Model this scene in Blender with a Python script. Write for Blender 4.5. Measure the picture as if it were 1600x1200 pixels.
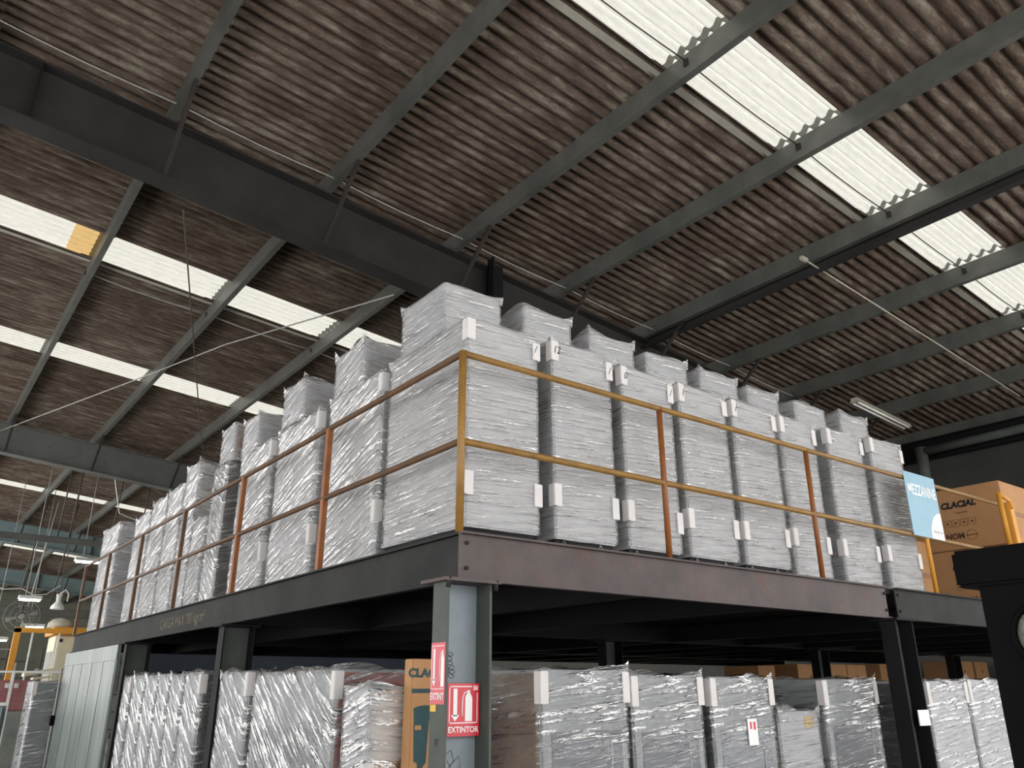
import bpy, bmesh, math, random
from mathutils import Vector, Matrix, noise

for o in list(bpy.data.objects): bpy.data.objects.remove(o)
S = bpy.context.scene
COL = S.collection
PI = math.pi

# ------------------------------------------------------------------ camera
cd = bpy.data.cameras.new('camera'); cam = bpy.data.objects.new('camera', cd); COL.objects.link(cam)
_p, _r, _y = math.radians(20.93), math.radians(-0.1646), math.radians(52.886)
fw = Vector((math.cos(_p)*math.cos(_y), math.cos(_p)*math.sin(_y), math.sin(_p)))
r0 = Vector((math.sin(_y), -math.cos(_y), 0)); u0 = r0.cross(fw)
rr = math.cos(_r)*r0 + math.sin(_r)*u0; uu = -math.sin(_r)*r0 + math.cos(_r)*u0
cam.matrix_world = Matrix(((rr.x, uu.x, -fw.x, -2.4798), (rr.y, uu.y, -fw.y, -3.776), (rr.z, uu.z, -fw.z, 1.6734), (0, 0, 0, 1)))
cd.sensor_width = 36; cd.lens = 1244.9/1600*36; cd.clip_start = 0.05; cd.clip_end = 300
S.camera = cam
# ------------------------------------------------------------------ light
w = bpy.data.worlds.new('overcast_sky'); S.world = w; w.use_nodes = True
nt = w.node_tree; bg = nt.nodes['Background']
bg.inputs[0].default_value = (0.99, 0.98, 0.97, 1); bg.inputs[1].default_value = 1.55
sd = bpy.data.lights.new('sun', 'SUN'); sd.energy = 3.4; sd.angle = math.radians(3); sd.color = (1, .96, .88)
sun = bpy.data.objects.new('sun', sd); COL.objects.link(sun)
sun.rotation_euler = Vector((0.25, 0.30, 1)).to_track_quat('Z', 'Y').to_euler()
sun.location = (5, 5, 20)
S.view_settings.view_transform = 'Standard'; S.view_settings.look = 'None'
S.view_settings.gamma = 1; S.view_settings.use_curve_mapping = False
S.view_settings.exposure = 1.15

# ------------------------------------------------------------------ constants
M = 2.5                      # mezzanine floor level
SL = 0.09                    # roof falls this much per metre towards +X
RH = M + 5.6                 # roof height at X = 0
def roof(x): return RH - SL*x
PX = [-8.75, -6.83, -4.92, -3.01, -1.09, .88, 2.86, 4.76, 6.67, 8.62, 10.45, 12.35, 14.2]
GY = [4.8, 18.9, 32.4, 46.0]
Y0, Y1 = -8.5, 58.0

# ------------------------------------------------------------------ materials
def lin(c):
    return tuple(((v/255)/12.92 if v/255 <= .04045 else ((v/255+.055)/1.055)**2.4) for v in c) + (1,)
MATS = {}
class NT:
    def __init__(s, name):
        s.m = bpy.data.materials.new(name); s.m.use_nodes = True; s.t = s.m.node_tree
        s.b = s.t.nodes['Principled BSDF']; s.out = s.t.nodes['Material Output']
    def n(s, typ, **kw):
        nd = s.t.nodes.new(typ)
        for k, v in kw.items(): setattr(nd, k, v)
        return nd
    def l(s, a, b): s.t.links.new(a, b)
    def coords(s, scale=(1, 1, 1), rot=(0, 0, 0)):
        tc = s.n('ShaderNodeTexCoord'); mp = s.n('ShaderNodeMapping'); mq = s.n('ShaderNodeMapping')
        mp.inputs['Rotation'].default_value = rot; mq.inputs['Scale'].default_value = scale
        s.l(tc.outputs['Object'], mp.inputs[0]); s.l(mp.outputs[0], mq.inputs[0]); return mq.outputs[0]
    def noise(s, vec, scale, detail=4, rough=.6, dist=0):
        nd = s.n('ShaderNodeTexNoise'); nd.inputs['Scale'].default_value = scale; nd.inputs['Detail'].default_value = detail
        nd.inputs['Roughness'].default_value = rough; nd.inputs['Distortion'].default_value = dist
        s.l(vec, nd.inputs['Vector']); return nd.outputs['Fac']
    def ramp(s, fac, stops):
        r = s.n('ShaderNodeValToRGB'); e = r.color_ramp.elements
        e[0].position, e[0].color = stops[0]; e[1].position, e[1].color = stops[-1]
        for p, c in stops[1:-1]:
            q = e.new(p); q.color = c
        s.l(fac, r.inputs[0]); return r.outputs[0]
    def mix(s, fac, a, b):
        m = s.n('ShaderNodeMix', data_type='RGBA')
        for sock, v in ((m.inputs[0], fac), (m.inputs[6], a), (m.inputs[7], b)):
            if hasattr(v, 'is_output'): s.l(v, sock)
            else: sock.default_value = v
        return m.outputs[2]
    def bump(s, h, strength, dist=.01):
        b = s.n('ShaderNodeBump'); b.inputs['Strength'].default_value = strength; b.inputs['Distance'].default_value = dist
        s.l(h, b.inputs['Height']); return b.outputs[0]

def mottled(name, c1, c2, rough=.7, scale=3, stretch=(1, 1, 1), metal=0, bump=.15, c3=None, spec=.5):
    k = NT(name); v = k.coords(stretch); f = k.noise(v, scale, 6, .65)
    stops = [(.35, lin(c1)), (.65, lin(c2))]
    col = k.ramp(f, stops)
    if c3:
        f2 = k.noise(v, scale*2.3, 5, .7, .4); g = k.ramp(f2, [(.58, (0, 0, 0, 1)), (.72, (1, 1, 1, 1))])
        col = k.mix(g, col, lin(c3))
    k.l(col, k.b.inputs['Base Color']); k.b.inputs['Roughness'].default_value = rough; k.b.inputs['Metallic'].default_value = metal
    k.b.inputs['Specular IOR Level'].default_value = spec
    if bump: k.l(k.bump(k.noise(v, scale*12, 3), bump, .004), k.b.inputs['Normal'])
    MATS[name] = k.m; return k.m
mottled('girder_steel', (44, 43, 42), (56, 54, 52), .8, 1.2, c3=(56, 44, 38), spec=.15)
mottled('purlin_steel', (76, 77, 73), (96, 96, 91), .45, 2.0, c3=(72, 68, 62))
mottled('brace_steel', (44, 40, 38), (58, 52, 48), .8, 3, spec=.15)
mottled('mezz_beam', (42, 43, 43), (56, 56, 54), .75, 2.2, c3=(62, 52, 48), spec=.18)
mottled('mezz_beam_rust', (72, 66, 65), (92, 81, 79), .7, 2.6, c3=(96, 66, 58), spec=.45)
mottled('column_steel', (70, 75, 71), (86, 91, 86), .6, 2.5, c3=(84, 80, 73), spec=.25)
mottled('column_web_lit', (118, 127, 132), (134, 143, 148), .5, 3, c3=(128, 136, 140))
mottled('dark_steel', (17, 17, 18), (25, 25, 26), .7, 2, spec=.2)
mottled('black_paint', (4, 4, 5), (9, 9, 10), .6, 4, spec=.06)
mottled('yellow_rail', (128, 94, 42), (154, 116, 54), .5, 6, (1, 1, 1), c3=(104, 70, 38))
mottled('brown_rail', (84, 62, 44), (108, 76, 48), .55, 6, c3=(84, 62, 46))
mottled('orange_post', (124, 72, 32), (150, 88, 38), .55, 6, c3=(120, 74, 40))
mottled('lap_trim', (150, 146, 134), (168, 164, 150), .9, 3)
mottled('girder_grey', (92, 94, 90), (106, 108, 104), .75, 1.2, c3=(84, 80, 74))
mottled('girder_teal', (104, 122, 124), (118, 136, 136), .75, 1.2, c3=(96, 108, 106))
mottled('bounce_floor', (176, 178, 172), (192, 194, 188), .7, .6)
mottled('concrete', (84, 82, 78), (100, 98, 94), .8, .8)
mottled('dark_wall', (44, 44, 42), (58, 57, 52), .9, .7)
mottled('back_wall', (96, 98, 86), (116, 116, 102), .9, .3)
mottled('blue_wall', (96, 108, 126), (118, 130, 148), .6, .8)
mottled('cardboard', (176, 130, 88), (190, 144, 100), .85, 2, bump=.05)
mottled('cardboard_old', (150, 112, 84), (166, 126, 94), .85, 2, bump=.05)
mottled('white_foam', (190, 189, 190), (200, 199, 200), .6, 4, bump=.05)
mottled('guard_foam', (212, 208, 206), (222, 218, 216), .7, 4, bump=.05)
mottled('white_carton', (184, 183, 185), (196, 195, 197), .7, 3, bump=.05)
mottled('cream_carton', (206, 200, 190), (220, 214, 204), .75, 3, bump=.05)
mottled('grey_cabinet', (136, 139, 140), (152, 155, 156), .5, 3, bump=.03)
mottled('steel_door', (84, 88, 94), (104, 108, 114), .4, 2, bump=.03)
mottled('pale_door', (118, 122, 128), (132, 136, 142), .4, 2, bump=.03)
mottled('dark_cabinet', (44, 46, 46), (58, 60, 60), .5, 3, bump=.03)
mottled('brown_cabinet', (104, 90, 76), (124, 108, 92), .6, 3, bump=.03)
mottled('dark_brown_cabinet', (70, 62, 56), (86, 76, 68), .6, 3, bump=.03)
mottled('red_cabinet', (132, 44, 32), (150, 54, 40), .45, 3, bump=.03)
mottled('sheet_metal', (98, 106, 102), (128, 136, 131), .45, 2.2, (2, 2, .35), metal=.3, bump=.05)
mottled('pallet_black', (14, 14, 15), (24, 24, 25), .8, 5)
mottled('machine_cream', (214, 206, 176), (226, 218, 190), .6, 2)
mottled('machine_orange', (206, 140, 40), (216, 152, 52), .6, 2)
mottled('machine_grey', (120, 124, 120), (150, 152, 146), .6, 2)
mottled('red_machine', (150, 90, 92), (166, 104, 104), .6, 2)
mottled('teal_grid', (130, 158, 162), (160, 184, 188), .6, 2)
mottled('lamp_white', (226, 228, 222), (238, 240, 236), .4, 3, bump=0)
mottled('dusty_white', (168, 162, 146), (186, 180, 164), .6, 6, bump=0)
mottled('rod_light', (150, 150, 146), (176, 176, 170), .5, 8, bump=0)
mottled('rod_dark', (62, 56, 50), (78, 70, 62), .6, 8, bump=0)
mottled('sign_blue', (108, 156, 178), (124, 170, 190), .4, 2, bump=0)
mottled('sign_white', (226, 226, 226), (236, 236, 234), .4, 2, bump=0)
mottled('sign_red', (192, 38, 54), (206, 50, 64), .35, 2, bump=0)
mottled('ink', (22, 22, 24), (34, 34, 36), .6, 4, bump=0)
mottled('ink_brown', (84, 54, 36), (98, 66, 46), .7, 4, bump=0)
mottled('ink_green', (22, 62, 66), (34, 76, 80), .6, 4, bump=0)
mottled('stencil', (112, 104, 84), (78, 74, 64), .8, 9, bump=0)
mottled('yellow_tag', (216, 168, 40), (226, 180, 52), .5, 4, bump=0)
mottled('glass_door', (96, 106, 108), (120, 130, 130), .15, 1.2, bump=0)
mottled('lens_glass', (84, 84, 76), (128, 128, 118), .12, 60, bump=.4)

def roof_material():
    k = NT('fibre_cement'); v = k.coords((.5, 2.2, 2)); v1 = k.coords((1, 1, 1))
    f = k.noise(v, 3.4, 8, .76, .2); f2 = k.noise(v1, .35, 3); f3 = k.noise(v1, 26, 3, .8)
    base = k.ramp(f, [(.3, lin((66, 55, 49))), (.5, lin((106, 93, 84))), (.72, lin((158, 150, 138)))])
    big = k.ramp(f2, [(.4, (.72, .68, .64, 1)), (.62, (1.0, 1.0, .97, 1))])
    m = k.n('ShaderNodeMix', data_type='RGBA', blend_type='MULTIPLY'); m.inputs[0].default_value = 1
    k.l(base, m.inputs[6]); k.l(big, m.inputs[7])
    sp = k.ramp(f3, [(.62, (0, 0, 0, 1)), (.72, (1, 1, 1, 1))])
    c = k.mix(sp, m.outputs[2], lin((70, 60, 52)))
    k.l(c, k.b.inputs['Base Color']); k.b.inputs['Roughness'].default_value = .95; k.b.inputs['Specular IOR Level'].default_value = .1
    k.l(k.bump(f3, .5, .01), k.b.inputs['Normal']); MATS['roof'] = k.m
roof_material()
def skylight_material(name, tint):
    k = NT(name); v = k.coords((1.2, 6, 1)); f = k.noise(v, 5, 6, .75); v2 = k.coords(); g = k.noise(v2, 16, 4, .8)
    c = k.ramp(f, [(.28, tuple(a*.80 for a in tint[:3])+(1,)), (.6, tint)])
    sp = k.ramp(g, [(.63, (0, 0, 0, 1)), (.72, (1, 1, 1, 1))])
    c2 = k.mix(sp, c, tuple(a*.6 for a in tint[:3])+(1,))
    tr = k.n('ShaderNodeBsdfTranslucent'); df = k.n('ShaderNodeBsdfDiffuse'); mx = k.n('ShaderNodeMixShader')
    k.l(c2, tr.inputs[0]); k.l(c2, df.inputs[0]); mx.inputs[0].default_value = .15
    k.l(tr.outputs[0], mx.inputs[1]); k.l(df.outputs[0], mx.inputs[2]); k.l(mx.outputs[0], k.out.inputs[0]); MATS[name] = k.m
skylight_material('skylight', (.225, .225, .208, 1))
skylight_material('skylight_amber', (.205, .14, .06, 1))

def emitter(name, col, st):
    k = NT(name); k.b.inputs['Emission Color'].default_value = lin(col); k.b.inputs['Emission Strength'].default_value = st
    k.b.inputs['Base Color'].default_value = lin(col); MATS[name] = k.m
emitter('lamp_lit', (250, 252, 248), 6)
def film_material(name, rot, opac, tint=(.56, .56, .565), streak=24, st=1.0, gloss=2.2, pk0=.52, base=.8):
    """clear stretch film: thin, drawn into long fine wrinkles along the winding direction"""
    k = NT(name)
    v = k.coords((.9, .9, streak), rot); v2 = k.coords((2.2, 2.2, 9), rot); vm = k.coords((1.2, 1.2, 2.6), rot)
    a = k.noise(v, 2.4, 4, .55, .35); b = k.noise(v2, 1.7, 3, .5, 1.0)
    add = k.n('ShaderNodeMath', operation='MULTIPLY_ADD'); k.l(b, add.inputs[0]); add.inputs[1].default_value = 1.1; k.l(a, add.inputs[2])
    bp = k.bump(add.outputs[0], min(1, st), .04*max(1, st))
    gl = k.n('ShaderNodeBsdfGlossy'); gl.inputs['Roughness'].default_value = .07; gl.inputs['Color'].default_value = (1, 1, 1, 1)
    k.l(bp, gl.inputs['Normal'])
    tp = k.n('ShaderNodeBsdfTransparent'); tp.inputs[0].default_value = (.97, .975, .98, 1)
    df = k.n('ShaderNodeBsdfDiffuse'); df.inputs[0].default_value = tint+(1,)
    m1 = k.n('ShaderNodeMixShader')
    of = k.ramp(a, [(.38, (opac*.45,)*3+(1,)), (.66, (min(1, opac*1.6),)*3+(1,))])
    k.l(of, m1.inputs[0]); k.l(tp.outputs[0], m1.inputs[1]); k.l(df.outputs[0], m1.inputs[2])
    fr = k.n('ShaderNodeFresnel'); fr.inputs[0].default_value = 1.5; k.l(bp, fr.inputs['Normal'])
    mask = k.ramp(k.noise(vm, 1.6, 3, .6, .6), [(.38, (.30,)*3+(1,)), (.60, (1, 1, 1, 1))])
    pk = k.ramp(a, [(pk0, (.16,)*3+(1,)), (pk0+.07, (1.0,)*3+(1,))])
    mm = k.n('ShaderNodeMath', operation='MULTIPLY'); k.l(mask, mm.inputs[0]); k.l(pk, mm.inputs[1])
    g2 = k.n('ShaderNodeMath', operation='MULTIPLY_ADD'); k.l(fr.outputs[0], g2.inputs[0]); g2.inputs[1].default_value = gloss; g2.inputs[2].default_value = base
    mu = k.n('ShaderNodeMath', operation='MULTIPLY'); mu.use_clamp = True; k.l(g2.outputs[0], mu.inputs[0]); k.l(mm.outputs[0], mu.inputs[1])
    m2 = k.n('ShaderNodeMixShader'); k.l(mu.outputs[0], m2.inputs[0]); k.l(m1.outputs[0], m2.inputs[1]); k.l(gl.outputs[0], m2.inputs[2])
    k.l(m2.outputs[0], k.out.inputs[0]); MATS[name] = k.m
film_material('film_level', (.03, .05, 0), .35)
film_material('film_slant', (.30, -.10, 0), .38, streak=15, st=.9, gloss=2, pk0=.50, base=.8)
film_material('film_clear', (.10, .10, 0), .12, streak=16, st=.8, gloss=2, pk0=.52, base=.8)
film_material('film_clear_slant', (-.60, .2, 0), .2, streak=14, st=.9, gloss=2, pk0=.50, base=.8)

# ------------------------------------------------------------------ mesh helpers
class MB:
    def __init__(s): s.b = bmesh.new()
    def box(s, x0, x1, y0, y1, z0, z1, bev=0):
        r = bmesh.ops.create_cube(s.b, size=1)
        for v in r['verts']:
            v.co = Vector((x0+(v.co.x+.5)*(x1-x0), y0+(v.co.y+.5)*(y1-y0), z0+(v.co.z+.5)*(z1-z0)))
        if bev:
            es = list({e for v in r['verts'] for e in v.link_edges})
            bmesh.ops.bevel(s.b, geom=es, offset=bev, segments=2, affect='EDGES')
        return s
    def tube(s, pts, r, n=10, cap=True):
        pts = [Vector(p) for p in pts]; rings = []
        for i, p in enumerate(pts):
            d = (pts[min(i+1, len(pts)-1)]-pts[max(i-1, 0)]).normalized()
            a = d.orthogonal().normalized() if i == 0 else (a - d*a.dot(d)).normalized()
            c = d.cross(a); q = r[i] if isinstance(r, (list, tuple)) else r
            rings.append([s.b.verts.new(p+(a*math.cos(2*PI*k/n)+c*math.sin(2*PI*k/n))*q) for k in range(n)])
        for A, B in zip(rings, rings[1:]):
            for k in range(n): s.b.faces.new((A[k], A[(k+1) % n], B[(k+1) % n], B[k])).smooth = True
        if cap: s.b.faces.new(rings[0][::-1]); s.b.faces.new(rings[-1])
        return s
    def beam(s, prof, p0, p1, side, up):
        """extrude a 2-D profile [(side, up)...] from p0 to p1"""
        p0, p1, side, up = Vector(p0), Vector(p1), Vector(side), Vector(up)
        A = [s.b.verts.new(p0+side*a+up*b) for a, b in prof]; B = [s.b.verts.new(p1+side*a+up*b) for a, b in prof]
        n = len(prof)
        for k in range(n): s.b.faces.new((A[k], A[(k+1) % n], B[(k+1) % n], B[k]))
        s.b.faces.new(A[::-1]); s.b.faces.new(B); return s
    def poly(s, pts, n, t):
        """flat outline with thickness t along n"""
        n = Vector(n)*t; A = [s.b.verts.new(Vector(p)) for p in pts]; B = [s.b.verts.new(Vector(p)+n) for p in pts]; k = len(pts)
        for i in range(k): s.b.faces.new((A[i], A[(i+1) % k], B[(i+1) % k], B[i]))
        s.b.faces.new(A[::-1]); s.b.faces.new(B); return s
    def build(s, name, mat, parent=None, loc=None):
        bmesh.ops.recalc_face_normals(s.b, faces=s.b.faces)
        me = bpy.data.meshes.new(name); s.b.to_mesh(me); s.b.free()
        o = bpy.data.objects.new(name, me); COL.objects.link(o); me.materials.append(MATS[mat])
        if parent: o.parent = parent
        if loc: o.location = loc
        return o
def iprof(h, w, tf, tw):      # I section centred, top at 0
    a = w/2; b = tw/2
    return [(-a, 0), (a, 0), (a, -tf), (b, -tf), (b, -h+tf), (a, -h+tf), (a, -h), (-a, -h), (-a, -h+tf), (-b, -h+tf), (-b, -tf), (-a, -tf)]
def cprof(h, w, t, lip=0):    # channel, web at side 0, top at 0
    if lip: return [(0, 0), (w, 0), (w, -lip), (w-t, -lip), (w-t, -t), (t, -t), (t, -h+t), (w-t, -h+t), (w-t, -h+lip), (w, -h+lip), (w, -h), (0, -h)]
    return [(0, 0), (w, 0), (w, -t), (t, -t), (t, -h+t), (w, -h+t), (w, -h), (0, -h)]
def empty(name, loc=(0, 0, 0), rz=0):
    o = bpy.data.objects.new(name, None); COL.objects.link(o); o.location = loc; o.rotation_euler.z = rz; o.empty_display_size = .1
    return o
def tag(o, label, cat, group=None):
    o['label'] = label; o['category'] = cat
    if group: o['group'] = group
    return o
def struct(o): o['kind'] = 'structure'; return o
def text(name, body, size, mat, parent, loc, rot, depth=.002, bold=0, xs=1, shear=0, align='CENTER'):
    cu = bpy.data.curves.new('t', 'FONT'); cu.body = body; cu.size = size; cu.extrude = depth/2; cu.offset = bold
    cu.shear = shear; cu.align_x = align; cu.align_y = 'CENTER'; cu.resolution_u = 3
    t = bpy.data.objects.new('t', cu); COL.objects.link(t)
    me = bpy.data.meshes.new_from_object(t.evaluated_get(bpy.context.evaluated_depsgraph_get()))
    bpy.data.objects.remove(t); bpy.data.curves.remove(cu)
    for v in me.vertices: v.co.x *= xs
    me.materials.clear(); me.materials.append(MATS[mat])
    o = bpy.data.objects.new(name, me); COL.objects.link(o); o.parent = parent; o.location = loc; o.rotation_euler = rot
    return o
FRONT = (PI/2, 0, 0)            # text facing -Y
LEFT = (PI/2, 0, -PI/2)         # text facing -X

# ================================================================== structure
struct(MB().box(-9, 30, -8.5, 13, -.1, 0).build('floor', 'concrete'))
struct(MB().box(-9, 30, 13, 60, -.1, 0).build('floor', 'bounce_floor'))  # paler far floor, added to bounce light into the far hall
struct(MB().box(-9, 30, 58, 58.2, 0, 9).build('wall_back', 'back_wall'))
struct(MB().box(14.6, 14.8, -1.5, 58, 2.6, 6.75).build('wall_right', 'dark_wall'))
struct(MB().box(19.0, 19.2, -1.5, 58, 0, 6.2).build('wall_far', 'dark_wall'))
struct(MB().box(-9.2, -9, -8.5, 13, 4.5, 9.4).build('shade_wall_left', 'dark_wall'))  # unseen upper wall, added to darken the roof and sharpen film glints
struct(MB().box(-9, 15, -8.7, -8.5, 6.1, 9.4).build('shade_wall_front', 'dark_wall'))  # unseen, added to block sky light; opening height set for film glints
struct(MB().box(1.0, 8.2, 11.3, 11.42, 0, 2.28).build('wall_inner', 'blue_wall'))

PITCH = .158; AMP = .034
STR = [(-5.4, -4.45, 0), (-.32, .63, 0), (8.34, 9.29, 0), (13.25, 14.20, 0), (26.4, 27.35, 1), (39.5, 40.45, 1), (52, 52.95, 1)]  # first strip is unseen behind the camera, added for glints on the film
random.seed(5)
def corr(y): return AMP*(2*((math.cos(2*PI*y/PITCH)+1)/2)**1.9-1)
def sheet_patch(bm, xa, xb, ya, yb, lift, curl=0, per=8):
    n = max(2, int(round((yb-ya)/PITCH*per))); rows = []
    for x in (xa, xb):
        rows.append([bm.verts.new((x, ya+(yb-ya)*i/n, roof(x)+corr(ya+(yb-ya)*i/n)+lift)) for i in range(n+1)])
    for i in range(n): bm.faces.new((rows[0][i], rows[0][i+1], rows[1][i+1], rows[1][i])).smooth = True
opaque = []; y = Y0
for a, b, _ in STR: opaque.append((y, a+.06)); y = b-.06
opaque.append((y, Y1))
rb = bmesh.new()
for i in range(len(PX)-1):
    xa, xb = PX[i]-.16, PX[i+1]+.16
    for a, b in opaque:
        # upper sheets lap over the lower ones: the tail of each tier hangs a little below the next
        n = max(2, int(round((b-a)/PITCH*8))); cols = []
        for x, lf in ((xa, .036), (xa+.02, .036), (xb-.02, .012), (xb, .012)):
            cols.append([rb.verts.new((x, a+(b-a)*j/n, roof(x)+corr(a+(b-a)*j/n)+lf-.030)) for j in range(n+1)])
        for A, B in zip(cols, cols[1:]):
            for j in range(n): rb.faces.new((A[j], A[j+1], B[j+1], B[j])).smooth = True
me = bpy.data.meshes.new('ceiling'); rb.to_mesh(me); rb.free(); me.materials.append(MATS['roof'])
ceil = bpy.data.objects.new('ceiling', me); COL.objects.link(ceil); struct(ceil)
sm = ceil.modifiers.new('thick', 'SOLIDIFY'); sm.thickness = .007; sm.offset = 1
k = 0
for a, b, far in STR:
    for i in range(len(PX)-1):
        if i < 2: continue
        k += 1
        bm = bmesh.new()
        xs = PX[i]-.045, PX[i+1]+.045
        if a == 8.34 and i == 3:
            sheet_patch(bm, xs[0], -1.47, a, b, .012)
            me = bpy.data.meshes.new('w'); bm.to_mesh(me); bm.free(); me.materials.append(MATS['skylight'])
            o = bpy.data.objects.new('window_%d' % k, me); COL.objects.link(o); struct(o)
            k += 1; bm = bmesh.new(); sheet_patch(bm, -1.47, xs[1], a, b, .006); mt = 'skylight_amber'
        else:
            sheet_patch(bm, *xs, a, b, .010 + .004*(i % 2)); mt = 'skylight'
        me = bpy.data.meshes.new('w'); bm.to_mesh(me); bm.free(); me.materials.append(MATS[mt])
        o = bpy.data.objects.new('window_%d' % k, me); COL.objects.link(o); struct(o)
# lap trims beside the near skylight and the second one
n_tr = 0
for ya in (.64, 9.31):
    n_tr += 1
    mb = MB()
    mb.beam([(0, 0), (.09, 0), (.09, -.006), (0, -.006)], (PX[2], ya, roof(PX[2])-.05), (PX[-1], ya, roof(PX[-1])-.05), (0, 1, 0), (0, 0, 1))
    struct(mb.build('trim_%d' % n_tr, 'lap_trim'))

# ================================================================== roof steel
ORD = ['first', 'second', 'third', 'fourth', 'fifth', 'sixth', 'seventh', 'eighth', 'ninth', 'tenth', 'eleventh', 'twelfth', 'thirteenth']
for i, x in enumerate(PX[1:]):
    t = empty('roof_purlin', (x, 0, roof(x)-AMP-.02))
    g = None
    if 4 <= i+1 <= 9:
        lb = {4: 'grey steel roof purlin crossing the top left of the photo, left end of the row', 5: 'grey steel purlin second from the left, ending at the wide dark girder above the boxes',
              6: 'grey steel purlin crossing the upper corner of the long skylight, third from the left', 7: 'grey steel purlin crossing the middle of the near skylight strip, fourth from the left',
              8: 'wide double steel purlin with a dark slot below it, carrying a thin conduit', 9: 'grey steel purlin right of the double purlin, crossing the last skylight panels'}[i+1]
    elif i+1 > 9: lb = {10: 'steel purlin in the dark right part of the roof, first after the skylight panels', 11: 'steel purlin in the dark right part of the roof, beside the hanging lamp', 12: 'dark eave purlin at the low right end of the roof'}[i+1]
    else: lb = 'steel roof purlin above and behind the viewer'; g = 'purlins over the viewer'
    tag(t, lb, 'roof beam', g)
    MB().beam(cprof(.26, .085, .006, .02), (0, Y0, 0), (0, Y1, 0), (1, 0, 0), (0, 0, 1)).build('channel', 'purlin_steel', t)
    if i+1 == 8:
        MB().beam(cprof(.15, -.10, .006), (.15, Y0, -.25), (.15, Y1, -.25), (1, 0, 0), (0, 0, 1)).build('lower_channel', 'girder_steel', t)
    if i+1 >= 4:
        for ys, xm in ((.30, -.008), (9.6, -.008)):
            MB().box(-.012, 0, ys-.03, ys+.03, -.15, -.07).build('cleat', 'brace_steel', t)
# sag rods between the purlins
for ys, lab in ((.30, 'under the near skylight strip'), (9.62, 'beside the second skylight strip')):
    for i in range(4, len(PX)-2):
        a, b = PX[i], PX[i+1]
        pts = [(a+(b-a)*q, ys, roof(a+(b-a)*q)-.14-.035*math.sin(PI*q)) for q in (0, .2, .4, .6, .8, 1)]
        o = MB().tube(pts, .008 if ys < 5 else .012, 6).build('sag_rod', 'rod_dark' if ys < 5 else 'rod_light')
        tag(o, 'thin steel sag rod %s, %s bay from the left' % (lab, ORD[i-4]), 'rod', 'sag rods %s' % lab)
# girders
GD = .76
glab = ['wide dark steel girder crossing the roof above the wrapped boxes', 'second steel girder behind the first, over the left end of the mezzanine',
        'third steel girder, pale grey, far left', 'farthest steel girder at the left end of the hall']
for gi, gy in enumerate(GY):
    xa, xb = -8.8, 14.3
    za, zb = roof(xa)-AMP-.28, roof(xb)-AMP-.28
    t = empty('roof_girder', (0, gy, roof(0)-AMP-.28)); tag(t, glab[gi], 'girder')
    zo = t.location.z
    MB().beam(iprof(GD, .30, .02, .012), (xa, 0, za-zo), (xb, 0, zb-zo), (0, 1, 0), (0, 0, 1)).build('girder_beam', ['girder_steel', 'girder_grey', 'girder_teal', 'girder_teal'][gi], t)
    for x in (-2.32, 3.62, 9.4):
        z = roof(x)-AMP-.30-zo
        MB().box(x-.09, x-.075, -.148, -.007, z-GD+.04, z).box(x-.09, x-.075, .007, .148, z-GD+.04, z).build('stiffener', 'dark_steel', t)
    if gi == 0:
        z = roof(3.6)-AMP-.28-zo
        MB().box(3.45, 3.72, -.17, -.155, z-.62, z+.06).box(3.45, 3.47, -.30, -.155, z-.62, z+.10).build('splice_plate', 'dark_steel', t)
    # angle braces from the bottom flange up to each purlin, both sides
    for i, x in enumerate(PX[3:-1]):
        for sd in (-1, 1):
            zb_ = roof(x)-AMP-.28-GD+.02; zt = roof(x)-AMP-.28
            p0 = (x+.03, gy+sd*.15, zb_); p1 = (x+.03, gy+sd*1.0, zt)
            c = Vector(p0)
            o = MB().beam([(0, 0), (.05, 0), (.05, .006), (.006, .006), (.006, .05), (0, .05)], (0, 0, 0), Vector(p1)-c, (1, 0, 0), (0, 0, 1)).build('angle_brace', 'brace_steel', None, p0)
            side = 'near' if sd < 0 else 'far'
            tag(o, 'short steel brace on the %s girder, %s side, at the %s purlin' % (ORD[gi], side, ORD[i]), 'brace', 'braces of the %s girder' % ORD[gi])
# tie rod beside the first girder
def rod(name, pts, r, mat, label, cat='rod', n=6, group=None):
    p0 = Vector(pts[0])
    return tag(MB().tube([Vector(p)-p0 for p in pts], r, n).build(name, mat, None, p0), label, cat, group)
rod('tie_rod', [(x, 4.42, roof(x)-.25-.03*math.sin(PI*((x+3.01) % 1.95)/1.95)) for x in [-3.01+.4875*q for q in range(33)]], .009, 'rod_light', 'thin pale rod strung under the roof along the wide dark girder')
rod('bracing_rod', [(-.73, 4.9, 6.92), (1.66, 11.8, 6.35), (2.6, 14.3, 6.1)], .011, 'rod_dark', 'thin dark bracing rod slanting down from the wide girder to the box stacks')
rod('bracing_rod', [(-1.27, 18.7, 7.6), (0.25, 11.7, 7.1), (.95, 8.4, 6.88), (2.1, 4.95, 6.7)], .011, 'rod_light', 'thin pale bracing rod running from the second girder towards the first')
# conduit
t = empty('conduit', (6.5, 1.45, roof(6.5)-.36)); tag(t, 'long thin pale conduit running down the right side under the roof', 'conduit')
MB().tube([(0, 0, 0), (6.4, 0, -SL*6.4-.02)], .012, 8).build('pipe', 'dusty_white', t)
MB().box(-.08, .06, -.03, .03, -.03, .03, .01).build('junction_box', 'dusty_white', t)
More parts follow.
